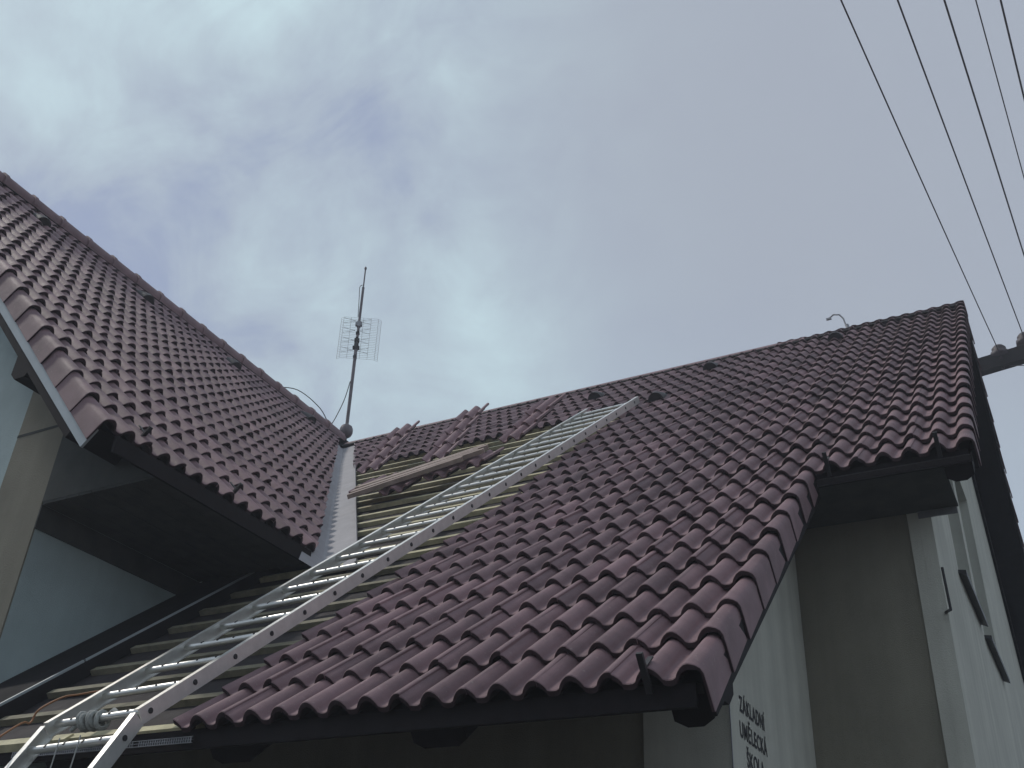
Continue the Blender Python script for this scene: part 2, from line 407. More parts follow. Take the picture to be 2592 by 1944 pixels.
# --- left wing walls
xr = ridgeL.x; xb = 2 * xr - XLW
def slopezL(x):
    if x < xr: x = 2 * xr - x
    return FL.o.z + (FL.o.x - x) * FL.v.z / -FL.v.x - 0.26 / FL.w.z
mb = MB()
mb.prism([(a, YLW, b) for a, b in [(XLW, 0), (XLW, slopezL(XLW)), (xr, slopezL(xr)), (xb, slopezL(xb)), (xb, 0)]], (0, 8.0, 0))
wl_ = part(mb, 'wall', MT['teal']); tag(wl_, 'pale wall of the left wing')
mb = MB()
mb.prism([(a, YLW - 0.012, b) for a, b in [(-6.235, 0), (-6.235, slopezL(-6.235) - 0.01), (XLW - 0.001, slopezL(XLW) - 0.01), (XLW - 0.001, 0)]], (0, 0.0115, 0))
st = part(mb, 'wall_trim', MT['olive'])
mb = MB(); mb.abox(-6.236, XLW + 0.001, YLW - 0.0145, YLW - 0.0120, 3.352 + H, 3.372 + H); part(mb, 'groove', MT['soffit'])
mb = MB(); mb.abox(XLW + 0.001, XLW + 0.012, YLW - 0.0125, 6.3, 2.585 + H, 2.75 + H); part(mb, 'frieze_board', MT['soffit'])

# --- roof decks under the tiles
def slab(fr, u0, u1, v0, v1, w0, w1, name, m, cut=None):
    q = MB(); fr.box(q, u0, u1, v0, v1, w0, w1); return part(q, name, m, cut=cut)
def yz(fr, v, w): p = fr(0, v, w); return (p.y, p.z)
mb = MB()
a = [yz(FA, 0.07, -0.105), yz(FA, 9 * G, -0.105), yz(FA, 9 * G, -0.145), yz(FA, 0.07, -0.145)]
mb.prism([(XLW + 0.02, y, z) for y, z in a], (-1.16 - XLW - 0.02, 0, 0))
a = [yz(FB, -0.02, -0.105), yz(FB, NR, -0.105), yz(FB, NR, -0.145), yz(FB, -0.02, -0.145)]
mb.prism([(-9.5, y, z) for y, z in a], (-0.262 + 9.5, 0, 0))
deck = part(mb, 'roof_underlay', MT['underlay'])
mb = MB()
b_ = [(2 * ridge.y - y, z) for y, z in [yz(FB, -1.5, -0.105), yz(FB, NR, -0.105), yz(FB, NR, -0.16), yz(FB, -1.5, -0.16)]]
mb.prism([(-9.5, y, z) for y, z in b_], (-0.262 + 9.5, 0, 0))
part(mb, 'roof_underlay', MT['timber'])
# left wing decks, trimmed at the valley
vn = Vector((vdA.y, -vdA.x, 0)).normalized()                       # horizontal normal of the valley, towards the main roof
cutL = [(vpA + vn * 0.30, vn)] if False else None
mb = MB()
a = [(p.x, p.z) for p in (FL(0, 0.07, -0.105), FL(0, NL, -0.105), FL(0, NL, -0.145), FL(0, 0.07, -0.145))]
mb.prism([(x, YL - 0.02, z) for x, z in a], (0, 8.4, 0))
vnorm = (vdB.cross(FL.w)).normalized()
if vnorm.y < 0: vnorm = -vnorm
part(mb, 'roof_underlay', MT['timber'], cut=[(vpB, vnorm)])
mb = MB()
mb.prism([(2 * xr - x, YL - 0.02, z) for x, z in a], (0, 8.4, 0))
part(mb, 'roof_underlay', MT['timber'])

# --- tile fields
mb = MB()
for n in range(0, 9):
    for i in range(-16, -2, 2): lay_tile(mb, FA, profile(0.15 * i), n * G, G)
    lay_tile(mb, FA, verge_right(-0.30), n * G, G, jit=0.8)
for n in range(0, 21):
    L = G if n < 20 else 0.5 * G
    for i in range(-16, 4, 2): lay_tile(mb, FB, profile(0.15 * i), n * G, L, tail=0.03 if n < 20 else 0)
    lay_tile(mb, FB, verge_right(0.60), n * G, L, jit=0.8, tail=0.03 if n < 20 else 0)
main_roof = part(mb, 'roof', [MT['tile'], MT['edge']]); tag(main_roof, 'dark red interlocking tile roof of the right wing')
mb = MB()
for n in range(13, 21):
    L = G if n < 20 else 0.5 * G
    for i in range(-54, -16, 2):
        if n == 13 and i < -44: continue
        lay_tile(mb, FB, profile(0.15 * i), n * G, L, tail=0.03 if n < 20 else 0)
vnR = (vdB.cross(FB.w)).normalized()
if vnR.x > 0: vnR = -vnR
up_roof = part(mb, 'roof', [MT['tile'], MT['edge']], cut=[(vpB - vnR * 0.20, vnR)]); tag(up_roof, 'tile courses left in place below the ridge')
mb = MB()
for n in range(-3, 21):
    L = G if n < 20 else 0.5 * G
    uo = -XV                                                # far slope: u runs the other way
    for j in range(0, 6): lay_tile(mb, FBB, profile(-2.0827 + 0.30 + 0.30 * j), n * G, L, tail=0.03 if n < 20 else 0)
    lay_tile(mb, FBB, verge_left(-2.0827), n * G, L, jit=0.8, tail=0.03 if n < 20 else 0)
far_roof = part(mb, 'roof', [MT['tile'], MT['edge']]); tag(far_roof, 'far slope of the right wing')
mb = MB(); FBB.box(mb, -0.30, 6.6, -3 * G, NR, -0.10, -0.03); part(mb, 'roof', [MT['tile'], MT['edge']])
# left wing
mb = MB()
for n in range(0, 21):
    L = G if n < 20 else 0.1 * G
    lay_tile(mb, FL, verge_left(0.0), n * G, L, jit=0.8, tail=0.03 if n < 20 else 0)
    for i in range(2, 54, 2):
        lay_tile(mb, FL, profile(0.15 * i), n * G, L, tail=0.03 if n < 20 else 0)
left_roof = part(mb, 'roof', [MT['tile'], MT['edge']], cut=[(vpB - vnorm * 0.115, vnorm)]); tag(left_roof, 'grey red interlocking tile roof of the left wing')
mb = MB()
FLB = Frame((2 * xr - XL, YL, ZL), (0, -1, 0), (math.cos(PL), 0, math.sin(PL)))
FLB.box(mb, -8.3, 0.03, 0, NL, -0.10, -0.03)
part(mb, 'roof', [MT['tile'], MT['edge']])
# ridge caps: half-round pieces lapping one another
def ridge_caps(p0, d, n, step, rad, parent, rise=0.0):
    d = Vector(d).normalized(); side = d.cross(Vector((0, 0, 1))).normalized()
    for k in range(n):
        q = MB(); base = Vector(p0) + d * step * k; ln = step + 0.03; rows = []; rows2 = []
        for s_, r_ in ((0.0, 1.09), (0.05, 1.08), (0.055, 1.0), (ln, 0.93)):
            rows.append([base + d * s_ + (side * math.cos(t) * rad * r_ + Vector((0, 0, 1)) * (math.sin(t) * rad * r_ * 0.92 + rise)) for t in (-0.45 + (math.pi + 0.9) * (j / 14) for j in range(15))])
        q.grid(rows, tint=random.uniform(0.3, 0.7))
        r0 = rows[0]; q.grid([r0, [base + (p - base) * 0.86 for p in r0]], tint=0.4, smooth=False)
        o = q.build('ridge_cap', MT['tile']); o.parent = parent
ridge_caps((xr, YL - 0.06, ridgeL.z - 0.085), (0, 1, 0), 19, 0.395, 0.135, left_roof)
ridge_caps((-0.27, ridge.y + 0.075, ridge.z - 0.185), (-1, 0, 0), 22, 0.395, 0.10, far_roof)

# --- battens of the stripped part of the slope, one mesh each
def v_left(n):
    """left end (in X) of the batten at course n"""
    fr, v = (FA, n * G) if n < 9 else (FB, (n - 9) * G)
    p = fr(0, v, -0.05); c = at_z(vpB if n >= 9 else vpA, vdB if n >= 9 else vdA, p.z)
    return max(-9.0, min(-5.22, 1e9) if p.z < FL(0, 0, -0.1).z - 0.12 else c.x + 0.22)
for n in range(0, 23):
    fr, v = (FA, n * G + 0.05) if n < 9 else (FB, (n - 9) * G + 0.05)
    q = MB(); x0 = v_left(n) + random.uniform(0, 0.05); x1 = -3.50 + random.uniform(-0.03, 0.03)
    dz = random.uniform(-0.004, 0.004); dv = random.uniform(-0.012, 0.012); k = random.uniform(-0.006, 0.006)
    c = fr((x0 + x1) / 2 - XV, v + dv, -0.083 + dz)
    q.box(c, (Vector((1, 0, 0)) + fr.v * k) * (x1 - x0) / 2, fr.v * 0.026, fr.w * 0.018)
    part(q, 'batten', MT['shadebatten' if 0 < n < 8 else 'batten'])  # lower courses get the batten colour with painted shade
# a doubled board along the eave
q = MB(); FA.box(q, -5.22 - XV, -4.28 - XV, 0.0, 0.06, -0.10, -0.060); part(q, 'eave_board', MT['batten'])
# --- black membrane strip against the left wing, with a thin metal edge
q = MB(); FA.box(q, XLW + 0.002 - XV, -5.228 - XV, -0.1, 2.95, -0.10, -0.013); part(q, 'flashing_strip', MT['membrane'])
q = MB(); FA.box(q, -5.240 - XV, -5.226 - XV, -0.1, 1.02, -0.0125, 0.002); FA.box(q, -5.240 - XV, -5.227 - XV, 1.035, 2.95, -0.0125, 0.000); part(q, 'edge_strip', MT['greymetal'])

# --- valley flashing
q = MB()
pA, dA, pB, dB = vpA, vdA, vpB, vdB
z0v, zk, z1v = 2.70 + H, kink.z - 0.06, ridge.z - 0.10
def valley_rows(p, d, frR, zs):
    rows = []
    for z in zs:
        c = at_z(p, d, z)
        wv = 0.30 - 0.07 * ((z - z0v) / (z1v - z0v))
        r2 = c + frR.u * wv + frR.w * 0.012
        l2 = c - FL.u * 0.26 + FL.w * 0.006
        rows.append([l2, c - FL.u * 0.03 + FL.w * 0.004, c + frR.u * 0.012 + Vector((0, 0, 0.006)), c + frR.u * 0.03 + frR.w * 0.004, r2, r2 + frR.w * 0.030, r2 + frR.w * 0.030 + frR.u * 0.012, r2 + frR.u * 0.013])
    return rows
zsB = [zk + (z1v - zk) * t / 16 for t in range(17)]
q.grid(valley_rows(pB, dB, FB, zsB), smooth=False)
zsA = [z0v - 0.05 + (zk - z0v + 0.05) * t / 3 for t in range(4)]
q.grid(valley_rows(pA, dA, FA, zsA), smooth=False)
part(q, 'valley_flashing', MT['zinc'])

# --- timber: rafters, purlins, fascias, barge boards, soffits
def rafter(x, w0=-0.147, depth=0.085, width=0.19, v0=0.085, v1=1.9, fr=FA):
    """sloping rafter whose visible foot has chamfered lower corners"""
    h = width / 2; c = 0.045
    sec = [(-h, w0), (h, w0), (h, w0 - depth + c * 0.6), (h - c, w0 - depth), (-h + c, w0 - depth), (-h, w0 - depth + c * 0.6)]
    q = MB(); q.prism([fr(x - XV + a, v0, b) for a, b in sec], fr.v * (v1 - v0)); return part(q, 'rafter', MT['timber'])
for x in (-1.235,): rafter(x, depth=0.125, width=0.15)
for x in (-2.30, -3.37, -4.44, -5.4): rafter(x, depth=0.130, width=0.25)
rafter(-0.345, width=0.15, depth=0.115, v0=0.03, v1=NR, fr=FB)
for x in (-1.6, -2.7): rafter(x, width=0.16, depth=0.10, v0=0.12, v1=1.0, fr=FB)
q = MB(); q.prism([(XLW, y, z) for y, z in [(3.76, 1.19 + H), (3.97, 1.27 + H), (3.97, 1.14 + H), (3.91, 1.085 + H), (3.82, 1.085 + H), (3.76, 1.12 + H)]], (-1.195 - XLW, 0, 0)); part(q, 'purlin', MT['timber'])
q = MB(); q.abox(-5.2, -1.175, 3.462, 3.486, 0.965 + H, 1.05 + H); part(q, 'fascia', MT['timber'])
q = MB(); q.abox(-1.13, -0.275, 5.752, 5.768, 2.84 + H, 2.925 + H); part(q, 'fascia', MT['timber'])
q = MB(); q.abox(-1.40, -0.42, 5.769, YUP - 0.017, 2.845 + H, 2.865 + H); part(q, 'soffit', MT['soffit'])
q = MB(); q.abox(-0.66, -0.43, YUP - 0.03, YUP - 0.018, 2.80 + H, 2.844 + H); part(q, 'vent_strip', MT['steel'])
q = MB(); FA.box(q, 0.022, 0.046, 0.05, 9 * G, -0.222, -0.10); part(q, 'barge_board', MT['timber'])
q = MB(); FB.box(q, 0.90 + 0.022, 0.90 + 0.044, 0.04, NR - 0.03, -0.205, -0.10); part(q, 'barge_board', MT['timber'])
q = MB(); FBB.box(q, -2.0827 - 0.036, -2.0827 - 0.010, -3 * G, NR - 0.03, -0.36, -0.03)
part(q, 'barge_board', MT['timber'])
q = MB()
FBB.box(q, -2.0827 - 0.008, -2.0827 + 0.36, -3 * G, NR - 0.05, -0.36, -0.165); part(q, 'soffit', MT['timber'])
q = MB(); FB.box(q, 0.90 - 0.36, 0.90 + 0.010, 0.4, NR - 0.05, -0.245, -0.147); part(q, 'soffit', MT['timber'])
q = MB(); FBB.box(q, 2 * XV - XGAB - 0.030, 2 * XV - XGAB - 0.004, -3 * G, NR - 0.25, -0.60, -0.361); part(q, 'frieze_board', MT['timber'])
# perforated eave comb where the tiles are gone
q = MB()
x = -4.62
while x < -3.46:
    if not (-3.82 < x < -3.79):
        q.abox(x, x + 0.006, 3.428, 3.434, 0.985 + H, 1.007 + H)
    x += 0.014
q.abox(-4.62, -3.46, 3.427, 3.435, 0.982 + H, 0.985 + H); q.abox(-4.62, -3.46, 3.427, 3.435, 0.995 + H, 0.997 + H); q.abox(-4.62, -3.46, 3.427, 3.435, 1.007 + H, 1.010 + H)
part(q, 'eave_comb', MT['steel'])
# left wing eave
zs = 2.75 + H
q = MB()
for k in range(9):
    xa = XLW + 0.013 + k * 0.1122; q.abox(xa, xa + 0.106, YLW - 0.012, 5.42, zs + random.uniform(0, 0.003), zs + 0.018)
q.abox(XLW + 0.02, -4.73, YLW, 5.41, zs + 0.019, zs + 0.03); part(q, 'soffit', MT['soffit'])
q = MB(); q.abox(-4.715, -4.695, YL + 0.02, 5.44, zs - 0.006, zs + 0.10); part(q, 'fascia', MT['timber'])
q = MB(); q.prism([(XLW + 0.002, YLW - 0.014, zs + 0.019), (-4.70, YLW - 0.014, zs + 0.019), (-4.70, YLW - 0.014, zs + 0.07), (XLW + 0.002, YLW - 0.014, slopezL(XLW) + 0.08)], (0, 0.012, 0)); part(q, 'soffit', MT['soffit'])
q = MB(); FL.box(q, -0.038, -0.020, 0.02, NL, -0.250, -0.11); part(q, 'barge_board', MT['greymetal'])
q = MB(); FL.box(q, -0.019, YLW - YL - 0.016, 0.24, NL, -0.31, -0.147); part(q, 'barge_board', MT['timber'])
for xc, zc in ((-5.80, 0.0), (-7.9, 0.0)):
    zt = slopezL(xc) + 0.10
    sec = [(-0.10, 0.02), (0.10, -0.10), (0.10, -0.20), (0.05, -0.27), (-0.05, -0.27), (-0.10, -0.22)]
    q = MB(); q.prism([(xc + a, YL - 0.015, zt + b) for a, b in sec], (0, YLW - YL, 0)); part(q, 'purlin', MT['timber'])

# --- vent tiles, hooks
def vent(fr, u, v, parent, s=1.0):
    q = MB(); rows = []
    for t, hh, ww in ((0.0, 0.085, 0.085), (0.06, 0.085, 0.085), (0.20, 0.045, 0.07), (0.30, 0.0, 0.05)):
        rows.append([fr(u + math.cos(a) * ww * s, v + t * s, -0.03 + math.sin(a) * hh * s) for a in (math.pi * j / 10 for j in range(11))])
    q.grid(rows); q.face(rows[0])
    o = q.build('vent_tile', MT['black']); o.parent = parent
def uvof(fr, p): d = Vector(p) + Vector((0, 0, H)) - fr.o; return d.dot(fr.u), d.dot(fr.v)
for p in ((-8.781, 4.993, 7.131), (-8.826, 6.555, 7.177), (-8.79, 8.091, 7.141), (-8.95, 9.85, 7.30)):
    u, v = uvof(FL, p); vent(FL, u, v - 0.1, left_roof)
for p in ((-1.622, 10.276, 6.93), (-3.082, 10.181, 6.849), (-4.46, 9.911, 6.615), (-3.33, 8.98, 5.83)):
    u, v = uvof(FB, p); vent(FB, u, v - 0.1, main_roof)
def snow_hook(fr, u, v, parent):
    q = MB(); fr.box(q, u - 0.010, u + 0.010, v - 0.072, v + 0.02, 0.001, 0.007); fr.box(q, u - 0.012, u + 0.012, v - 0.085, v - 0.070, -0.09, 0.06)
    o = q.build('snow_hook', MT['black']); o.parent = parent
snow_hook(FA, -0.15, 0.06, main_roof); snow_hook(FB, 0.135, 0.05, main_roof); snow_hook(FB, 0.76, 0.05, main_roof)
snow_hook(FL, 0.28, 0.16, left_roof); snow_hook(FL, 1.13, 0.16, left_roof)
# curved conductor holder on the ridge
q = MB(); p = Vector((-1.56, ridge.y + 0.05, ridge.z - 0.06))
q.tube([p + Vector(d) for d in ((0, 0, 0), (-0.01, 0, 0.10), (-0.03, 0, 0.22), (-0.07, 0, 0.29), (-0.14, 0, 0.31), (-0.20, 0, 0.27))], 0.010, 6)
q.tube([p + Vector(d) for d in ((0.02, 0, 0), (0.0, 0, 0.12))], 0.022, 8); q.box(p + Vector((-0.20, 0, 0.265)), (0.03, 0, 0), (0, 0.012, 0), (0, 0, 0.012))
o = q.build('ridge_hook', MT['steel']); o.parent = main_roof

# --- lettering on the end wall
def lettering(txt, y, zb, width, height, parent):
    cu = bpy.data.curves.new('lettering', 'FONT'); cu.body = txt; cu.size = 1.0; cu.extrude = 0.0; cu.offset = 0.026; cu.space_character = 1.12
    ob = bpy.data.objects.new('tmp', cu); COL.objects.link(ob)
    bpy.context.view_layer.update()
    dg = bpy.context.evaluated_depsgraph_get(); me = bpy.data.meshes.new_from_object(ob.evaluated_get(dg))
    bpy.data.objects.remove(ob); bpy.data.curves.remove(cu)
    xs = [v.co.x for v in me.vertices]; x0, x1 = min(xs), max(xs); cap = 0.72
    for v in me.vertices:
        X = XSIDE + 0.0045; Yw = y + (v.co.x - x0) / (x1 - x0) * width; Zw = zb + v.co.y / cap * height
        v.co = (X, Yw, Zw)
    me.materials.clear(); me.materials.append(MT['letter'])
    o = bpy.data.objects.new('lettering', me); COL.objects.link(o); o.parent = parent
k = -XSIDE / 1.2
def tpos(y, z): return y * k, z * k + H
lettering('Z\u00c1KLADN\u00cd', 4.885, 1.327 + H, 0.42, 0.075, end_wall)
lettering('UM\u011aLECK\u00c1', 4.872, 1.205 + H, 0.445, 0.075, end_wall)
lettering('\u0160KOLA', 4.955, 1.085 + H, 0.285, 0.075, end_wall)

# parts were built in world space; keep them there under the building's Empty
bpy.context.view_layer.update()

# ================================================================== LADDERS
L0 = Vector((-4.222, 3.248, 1.077 + H)); L1 = Vector((-4.032, 8.675, 5.648 + H))
R0 = Vector((-3.670, 3.282, 1.105 + H)); R1 = Vector((-3.453, 8.735, 5.700 + H))
def ladder(name, l0, l1, r0, r1, nrm, first, step, label, cat, depth=0.072, thick=0.024, last=0.12):
    T = empty(name, tuple((l0 + r0) / 2)); tag(T, label, cat, 'aluminium ladders')
    bpy.context.view_layer.update()
    inv = T.matrix_world.inverted()
    across = (r0 - l0).normalized()
    for a, b, sgn in ((l0, l1, 1), (r0, r1, -1)):
        d = (b - a).normalized(); n = (nrm - d * nrm.dot(d)).normalized(); s = d.cross(n) * 1.0
        if s.dot(across) < 0: s = -s
        q = MB()
        # channel section: web and two lips
        inner = s * sgn
        q.box((a + b) / 2 - n * depth / 2 + inner * 0.003, (b - a) / 2, n * depth / 2, inner * 0.003)
        for off in (0.002, depth - 0.002): q.box((a + b) / 2 - n * off + inner * (0.006 + thick / 2), (b - a) / 2, n * 0.002, inner * thick / 2)
        o = q.build('rail', MT['alu']); o.parent = T; o.matrix_parent_inverse = inv
    ln = (l1 - l0).length; t = first
    while t < ln - last:
        a = l0 + (l1 - l0) * (t / ln); b = r0 + (r1 - r0) * (t / ln); d = (l1 - l0).normalized(); n = (nrm - d * nrm.dot(d)).normalized()
        ax = (b - a).normalized(); c0 = a - n * depth * 0.5; c1 = b - n * depth * 0.5
        q = MB(); q.tube([c0 + ax * 0.004, c1 - ax * 0.004], 0.0175, 12)
        for kx in range(1, 5):                               # anti-slip notches pressed into the tread
            p_ = c0 + (c1 - c0) * (0.2 * kx + random.uniform(-0.02, 0.02)); q.box(p_ + n * 0.0170, ax * 0.004, d * 0.010, n * 0.0022, 1)
        q.tube([c0 - ax * 0.0035, c0 + ax * 0.002], 0.0135, 10, 1); q.tube([c1 - ax * 0.002, c1 + ax * 0.0035], 0.0135, 10, 1)
        o = q.build('rung', [MT['alu'], MT['black']]); o.parent = T; o.matrix_parent_inverse = inv
        t += step
    return T
roof_ladder = ladder('roof_ladder', L0, L1, R0, R1, FA.w, 0.06, 0.287, 'long aluminium roof ladder lying up the stripped slope', 'ladder', last=0.05)
q = MB(); FB_k = R1
ld = Vector((0, -0.055, -0.105)).normalized()
ld = Vector((-0.0, (2.845 - 3.282), (0.755 - 1.105))); ld = Vector((0.02, -0.52, -0.85)).normalized()
lenL = (1.105 + H) / -ld.z
gl0, gr0 = L0 + ld * lenL, R0 + ld * lenL
nl = Vector((0, -1, 0.6)); 
ground_ladder = ladder('leaning_ladder', gl0, L0 + ld * 0.02, gr0, R0 + ld * 0.02, Vector((0, -0.85, 0.52)), 0.11, 0.287, 'aluminium ladder leaning from the ground against the eave below the roof ladder', 'ladder', last=0.03)

# ================================================================== ROPE AND CORDS
T = empty('rope', tuple(L0 + Vector((0.15, 0, -0.03)))); tag(T, 'grey white rope wound round the two rungs where the ladders meet', 'rope')
bpy.context.view_layer.update(); inv = T.matrix_world.inverted()
q = MB(); dU = (L1 - L0).normalized()
cA = L0 + dU * 0.06 - FA.w * 0.036; ax = (R0 - L0).normalized(); e1 = dU; e2 = ax.cross(e1)
pts = []
for i in range(0, 5 * 14 + 1):
    t = 2 * math.pi * i / 14; r_ = 0.034 + 0.006 * math.sin(i * 0.7)
    pts.append(cA + ax * (0.15 + 0.027 * i / 14 + random.uniform(-0.002, 0.002)) + e1 * math.cos(t) * r_ + e2 * math.sin(t) * r_ - FA.w * 0.008)
q.tube(pts, 0.0115, 8)
q.tube([pts[-1], pts[-1] + Vector((0.04, -0.01, 0.02)), pts[-1] + Vector((0.07, -0.015, 0.0))], 0.014, 8)
q.tube([pts[0], pts[0] + Vector((-0.04, -0.02, -0.035)), pts[0] + Vector((-0.055, -0.03, -0.06))], 0.011, 8)
o = q.build('coil', MT['rope']); o.parent = T; o.matrix_parent_inverse = inv
for k_, (dx, sw) in enumerate(((0.10, -0.03), (0.22, -0.05))):
    q = MB(); s = L0 + ax * (dx + 0.10) + ld * 0.12; pp = [s + Vector((sw * t + 0.01 * math.sin(6 * t), -0.06 * t - 0.05 * t * t, -1.0 * t)) for t in [j * 0.08 for j in range(16)]]
    q.tube(pp, 0.0032, 5); o = q.build('loose_end', MT['cord']); o.parent = T; o.matrix_parent_inverse = inv
q = MB(); pc = [Vector(p) + Vector((0, 0, H)) for p in ((-4.30, 2.40, 0.15), (-4.285, 2.90, 0.78), (-4.34, 3.20, 1.06), (-4.572, 3.442, 1.15), (-4.57, 3.47, 1.22), (-4.536, 3.562, 1.302), (-4.474, 3.635, 1.335), (-4.30, 3.80, 1.43), (-4.26, 4.3, 1.83))]
def smooth_pts(P, k=6):
    out = []
    for i in range(len(P) - 1):
        p0, p1, p2, p3 = P[max(0, i - 1)], P[i], P[i + 1], P[min(len(P) - 1, i + 2)]
        for j in range(k):
            t = j / k; out.append(0.5 * ((2 * p1) + (p2 - p0) * t + (2 * p0 - 5 * p1 + 4 * p2 - p3) * t * t + (3 * p1 - p0 - 3 * p2 + p3) * t ** 3))
    return out + [P[-1]]
q.tube(smooth_pts(pc), 0.005, 6); tag(q.build('cable', MT['cable']), 'thin orange brown cable looping beside the left rail of the ladders', 'cable')

# ================================================================== LOOSE TILES
tile_mesh = None
def tile_proto():
    q = MB(); fr = Frame((0, 0, 0), (1, 0, 0), (0, 1, 0))
    prof = [(u - 0.165, h) for u, h in profile(0.0)]
    top = [[fr(u, v, h) for u, h in prof] for v in (0.0, 0.21, 0.42)]
    bot = [[fr(u, v, h - 0.018) for u, h in prof] for v in (0.0, 0.21, 0.42)]
    q.grid(top, tint=0.95); q.grid([r[::-1] for r in bot], 1); q.grid([bot[0], top[0]], smooth=False, tint=0.8); q.grid([top[-1], bot[-1]], smooth=False)
    q.grid([[r[0] for r in top], [r[0] for r in bot]], smooth=False); q.grid([[r[-1] for r in bot], [r[-1] for r in top]], smooth=False)
    return q
first_tile = [None]
def loose_tile(pos, vdir, ndir, label, group, roll=0.0):
    v = Vector(vdir).normalized(); n = (Vector(ndir) - v * Vector(ndir).dot(v)).normalized(); u = v.cross(n)
    if first_tile[0] is None:
        o = tile_proto().build('loose_tile', [MT['tile'], MT['edge']]); first_tile[0] = o
    else:
        o = first_tile[0].copy(); COL.objects.link(o)
    o.matrix_world = Matrix.Translation(Vector(pos)) @ Matrix((u, v, n)).transposed().to_4x4() @ Matrix.Rotation(roll, 4, 'Y')
    tag(o, label, 'roof tile', group); return o
def pile(a, b, n, label, group):
    a, b = Vector(a) + Vector((0, 0, H)), Vector(b) + Vector((0, 0, H)); d = (b - a); L = d.length; d.normalize()
    for i in range(n):
        p = a + d * ((L - 0.40) * i / (n - 1)) + FB.w * (0.04 + 0.018 * i) + Vector((1, 0, 0)) * random.uniform(-0.006, 0.006)
        loose_tile(p, d - FB.w * 0.03, FB.w, label, group, random.uniform(-0.012, 0.012))
pile((-6.10, 7.82, 4.87), (-6.36, 8.78, 5.90), 4, 'loose red roof tile pushed up in the row nearest the valley', 'loose tiles beside the valley')
pile((-5.19, 7.68, 4.75), (-5.44, 8.82, 5.95), 4, 'loose red roof tile pushed up in the middle row, poking above the ridge line', 'loose tiles in the middle row')
pile((-4.43, 7.86, 4.90), (-4.33, 8.55, 5.68), 3, 'loose red roof tile pushed up in the row just left of the roof ladder', 'loose tiles left of the ladder')
# a bundle of spare laths lying slantwise over three loose tiles
a = Vector((-5.52, 6.86, 4.005 + H)); b = Vector((-4.32, 7.20, 4.38 + H)); d = (b - a).normalized(); sd = FB.w.cross(d).normalized()
if sd.dot(FB.v) < 0: sd = -sd
for c in range(5):
    q = MB(); e0, e1 = random.uniform(-0.02, 0.06), random.uniform(-0.12, 0.02)
    if c == 0: e0, e1 = -0.03, -0.22
    p0 = a + d * e0 + sd * (0.080 * c) + FB.w * (0.075 + 0.006 * (c % 2)); p1 = b + d * e1 + sd * (0.080 * c + random.uniform(-0.006, 0.006)) + FB.w * 0.08
    dd = (p1 - p0); ln = dd.length; dd.normalize(); s2 = FB.w.cross(dd).normalized()
    q.box((p0 + p1) / 2, dd * ln / 2, s2 * 0.030, FB.w * 0.020)
    tag(q.build('spare_lath', MT['lath']), 'pinkish brown wooden lath in the slanting bundle on the bare battens', 'lath', 'bundle of spare laths')
for i, (t_, dn) in enumerate(((0.34, 0.10), (0.66, 0.085), (0.90, 0.07))):
    p = a + (b - a) * t_ - FB.v * dn - FB.w * 0.005
    loose_tile(p, FB.v + Vector((0.05 * (i - 1), 0, 0)), FB.w, 'loose roof tile propped under the slanting bundle of laths', 'tiles under the laths')
loose_tile(Vector((-5.62, 7.10, 4.215 + H)) + FB.w * 0.02, (0.10, 0.78, 0.72), FB.w, 'single loose roof tile lying on the battens above the bundle of laths', None)

# ================================================================== ANTENNA
base = Vector((-9.35, 11.20, 7.60 + H))
T = empty('tv_antenna', tuple(base)); tag(T, 'tall tv antenna mast with wire grid reflector on the left ridge', 'antenna')
bpy.context.view_layer.update(); inv = T.matrix_world.inverted()
def apart(q, name, m):
    o = q.build(name, m); o.parent = T; o.matrix_parent_inverse = inv; return o
top = Vector((-9.35, 11.05, 10.99 + H)); ad = (top - base).normalized()
q = MB(); q.tube([base, base + ad * 1.9], 0.027, 10); q.tube([base + ad * 1.9, base + ad * 3.0], 0.022, 10); q.tube([base + ad * 3.0, top], 0.012, 8); q.lathe(top, ad, [(0.001, 0.05), (0.018, 0.03), (0.022, 0.0), (0.012, -0.03)], 8); apart(q, 'mast', MT['mast'])
q = MB(); q.lathe(base + Vector((0, 0, 0.02)), ad, [(0.05, 0.12), (0.085, 0.15), (0.105, 0.20), (0.105, 0.26), (0.085, 0.31), (0.04, 0.34), (0.026, 0.35)], 16); apart(q, 'mast_foot', MT['mast'])
# grid reflector: wires with gaps, slightly turned
gc = base + ad * 2.02 + Vector((-0.01, 0.06, 0)); gx = (right * 0.97 + Vector((0, 0.1, -0.02))).normalized(); gx = (gx - ad * gx.dot(ad)).normalized(); gz = ad; bk = gx.cross(gz)
q = MB(); W2, H2 = 0.335, 0.40
for i in range(25):
    z = -H2 + 2 * H2 * i / 24
    q.tube([gc + gx * (-W2) + gz * z - bk * 0.05, gc + gx * (-W2 * 0.8) + gz * z, gc + gx * (W2 * 0.8) + gz * z, gc + gx * W2 + gz * z - bk * 0.05], 0.0018, 4)
for f_ in (-1, -0.86, -0.5, -0.12, 0.12, 0.5, 0.86, 1):
    bko = -bk * 0.05 if abs(f_) == 1 else bk * 0.0; q.tube([gc + gx * W2 * f_ + gz * -H2 + bko, gc + gx * W2 * f_ + gz * H2 + bko], 0.0026, 4)
apart(q, 'reflector_grid', MT['steel'])
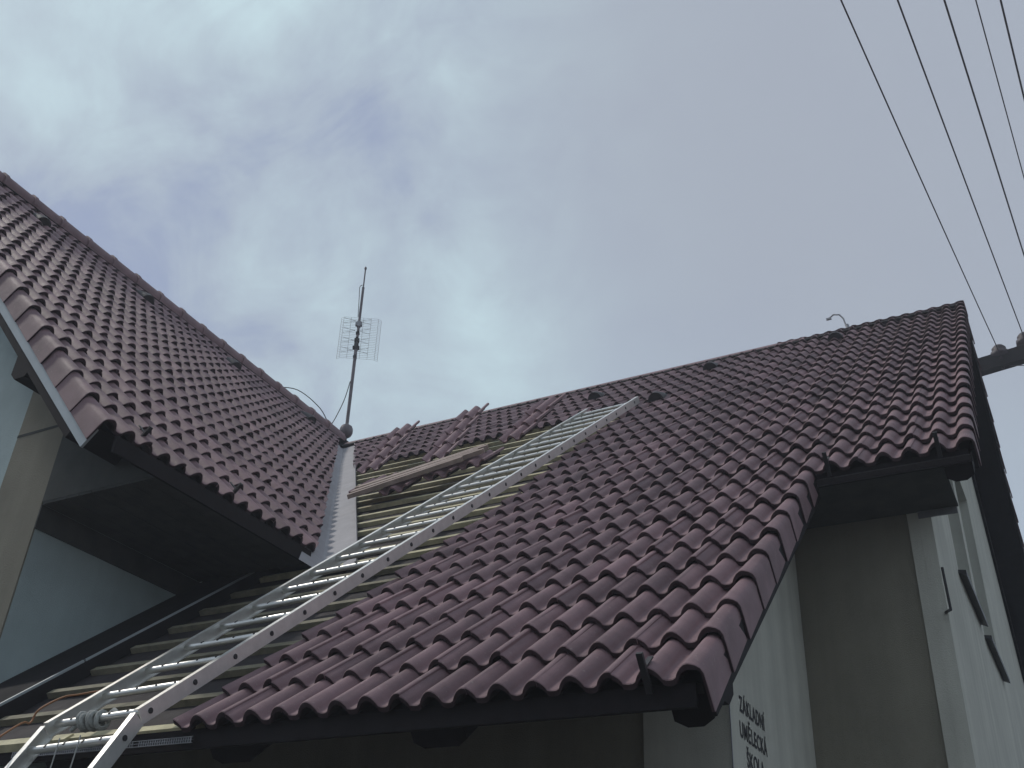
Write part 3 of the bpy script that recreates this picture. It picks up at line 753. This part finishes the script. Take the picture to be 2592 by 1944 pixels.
for z, r_, h_ in ((0.24, 0.055, 0.05), (0.06, 0.03, 0.03), (-0.08, 0.04, 0.05), (-0.16, 0.035, 0.03), (-0.22, 0.055, 0.04), (-0.40, 0.03, 0.03)):
    q = MB(); c = gc + gz * z - Vector((0, 0.05, 0)); q.box(c, gx * r_, gz * h_ * 0.6, bk * 0.03); q.box(c, gx * r_ * 0.55, gz * h_, bk * 0.04); apart(q, 'clamp', MT['black'] if z < 0.2 else MT['steel'])
for z in (0.28, 0.09, -0.10, -0.29):
    q = MB(); c = gc + gz * z - Vector((0, 0.09, 0))
    for s in (-1, 1): q.tube([c + gx * s * 0.02, c + gx * s * 0.22 + gz * 0.05], 0.003, 4); q.tube([c + gx * s * 0.02, c + gx * s * 0.22 - gz * 0.05], 0.003, 4)
    apart(q, 'dipole', MT['steel'])
q = MB(); c0 = base + Vector((0, 0, 0.3))
q.tube(smooth_pts([base + ad * 1.15 - gx * 0.03, base + ad * 0.8 - gx * 0.09, base + ad * 0.45 - gx * 0.20, base + ad * 0.28 - gx * 0.28]), 0.007, 6); apart(q, 'cable', MT['black']); q = MB()
q.tube(smooth_pts([base + ad * 0.28 - gx * 0.26, base + ad * 0.62 - gx * 0.45, base + ad * 0.93 - gx * 0.85, base + ad * 0.95 - gx * 1.25]), 0.008, 6); apart(q, 'cable', MT['black']); q = MB()
q.tube(smooth_pts([base + ad * 3.05 - gx * 0.02, base + ad * 3.0 - gx * 0.06, base + ad * 2.8 - gx * 0.05, base + ad * 2.4 - gx * 0.03]), 0.006, 5)
apart(q, 'cable', MT['black'])

# ================================================================== UTILITY POLE AND LINES
YP = 17.0
T = empty('utility_pole', (-1.5, YP, 0)); tag(T, 'concrete utility pole behind the right gable with a dark crossarm and insulators', 'utility pole')
bpy.context.view_layer.update(); inv = T.matrix_world.inverted()
A = [(0.0047, 10.3543 + H), (0.44, 10.4928 + H), (0.8193, 10.4314 + H), (1.0731, 10.4687 + H), (1.2757, 10.4979 + H)]
q = MB(); q.tube([(-1.5, YP + 0.30, 0), (-1.5, YP + 0.30, 10.35 + H)], [0.17, 0.12], 14); apart(q, 'pole', MT['concrete'])
q = MB(); q.box((0.05, YP, 10.19 + H), Vector((1.75, 0, 0.20)), (0, 0.09, 0), (0, 0, 0.135)); apart(q, 'crossarm', MT['timber'])
for x, z in A:
    q = MB(); zb = 10.19 + 0.135 + 0.115 * x + H
    q.tube([(x, YP, zb - 0.30), (x, YP, z - 0.02)], 0.025, 8)
    q.lathe((x, YP, z - 0.06), (0, 0, 1), [(0.03, -0.13), (0.10, -0.12), (0.09, -0.05), (0.155, -0.02), (0.15, 0.06), (0.10, 0.09), (0.12, 0.14), (0.08, 0.19), (0.0, 0.20)], 14); apart(q, 'insulator', MT['ceramic'])
lbl = ['power line nearest the roof, tied to the insulator at the gable', 'second power line from the roof, passing just right of the first', 'thick third power line from the roof', 'thinnest power line, fourth from the roof', 'outermost power line in the upper right corner']
for i, (x, z) in enumerate(A):
    q = MB(); pts = []
    for j in range(80):
        t = 52 * j / 79; pts.append((x - 0.0595 * t, YP - t, z - 0.2292 * t + 0.002 * t * t))
    q.tube(pts, (0.0085, 0.0092, 0.0100, 0.0066, 0.0100)[i], 6); tag(q.build('power_line', MT['wire']), lbl[i], 'power line', 'overhead power lines')
q = MB(); q.tube(smooth_pts([Vector((0.10, YP, 10.06 + H)), Vector((0.4, YP, 9.98 + H)), Vector((0.8, YP, 9.78 + H)), Vector((1.3, YP, 9.7 + H))]), 0.008, 5); apart(q, 'jumper_wire', MT['wire'])

# ================================================================== HAZE
hz = MB(); hz.abox(-420, 420, -420, 420, -1.0, 14.2)
hm = bpy.data.materials.new('thin_haze'); hm.use_nodes = True; hn = hm.node_tree; hn.nodes.clear()
ho = hn.nodes.new('ShaderNodeOutputMaterial'); hv = hn.nodes.new('ShaderNodeVolumePrincipled')
hv.inputs['Color'].default_value = (0.90, 0.93, 1.0, 1); hv.inputs['Density'].default_value = 0.0052
hn.links.new(hv.outputs[0], ho.inputs['Volume'])
tag(hz.build('haze', hm), kind='stuff')
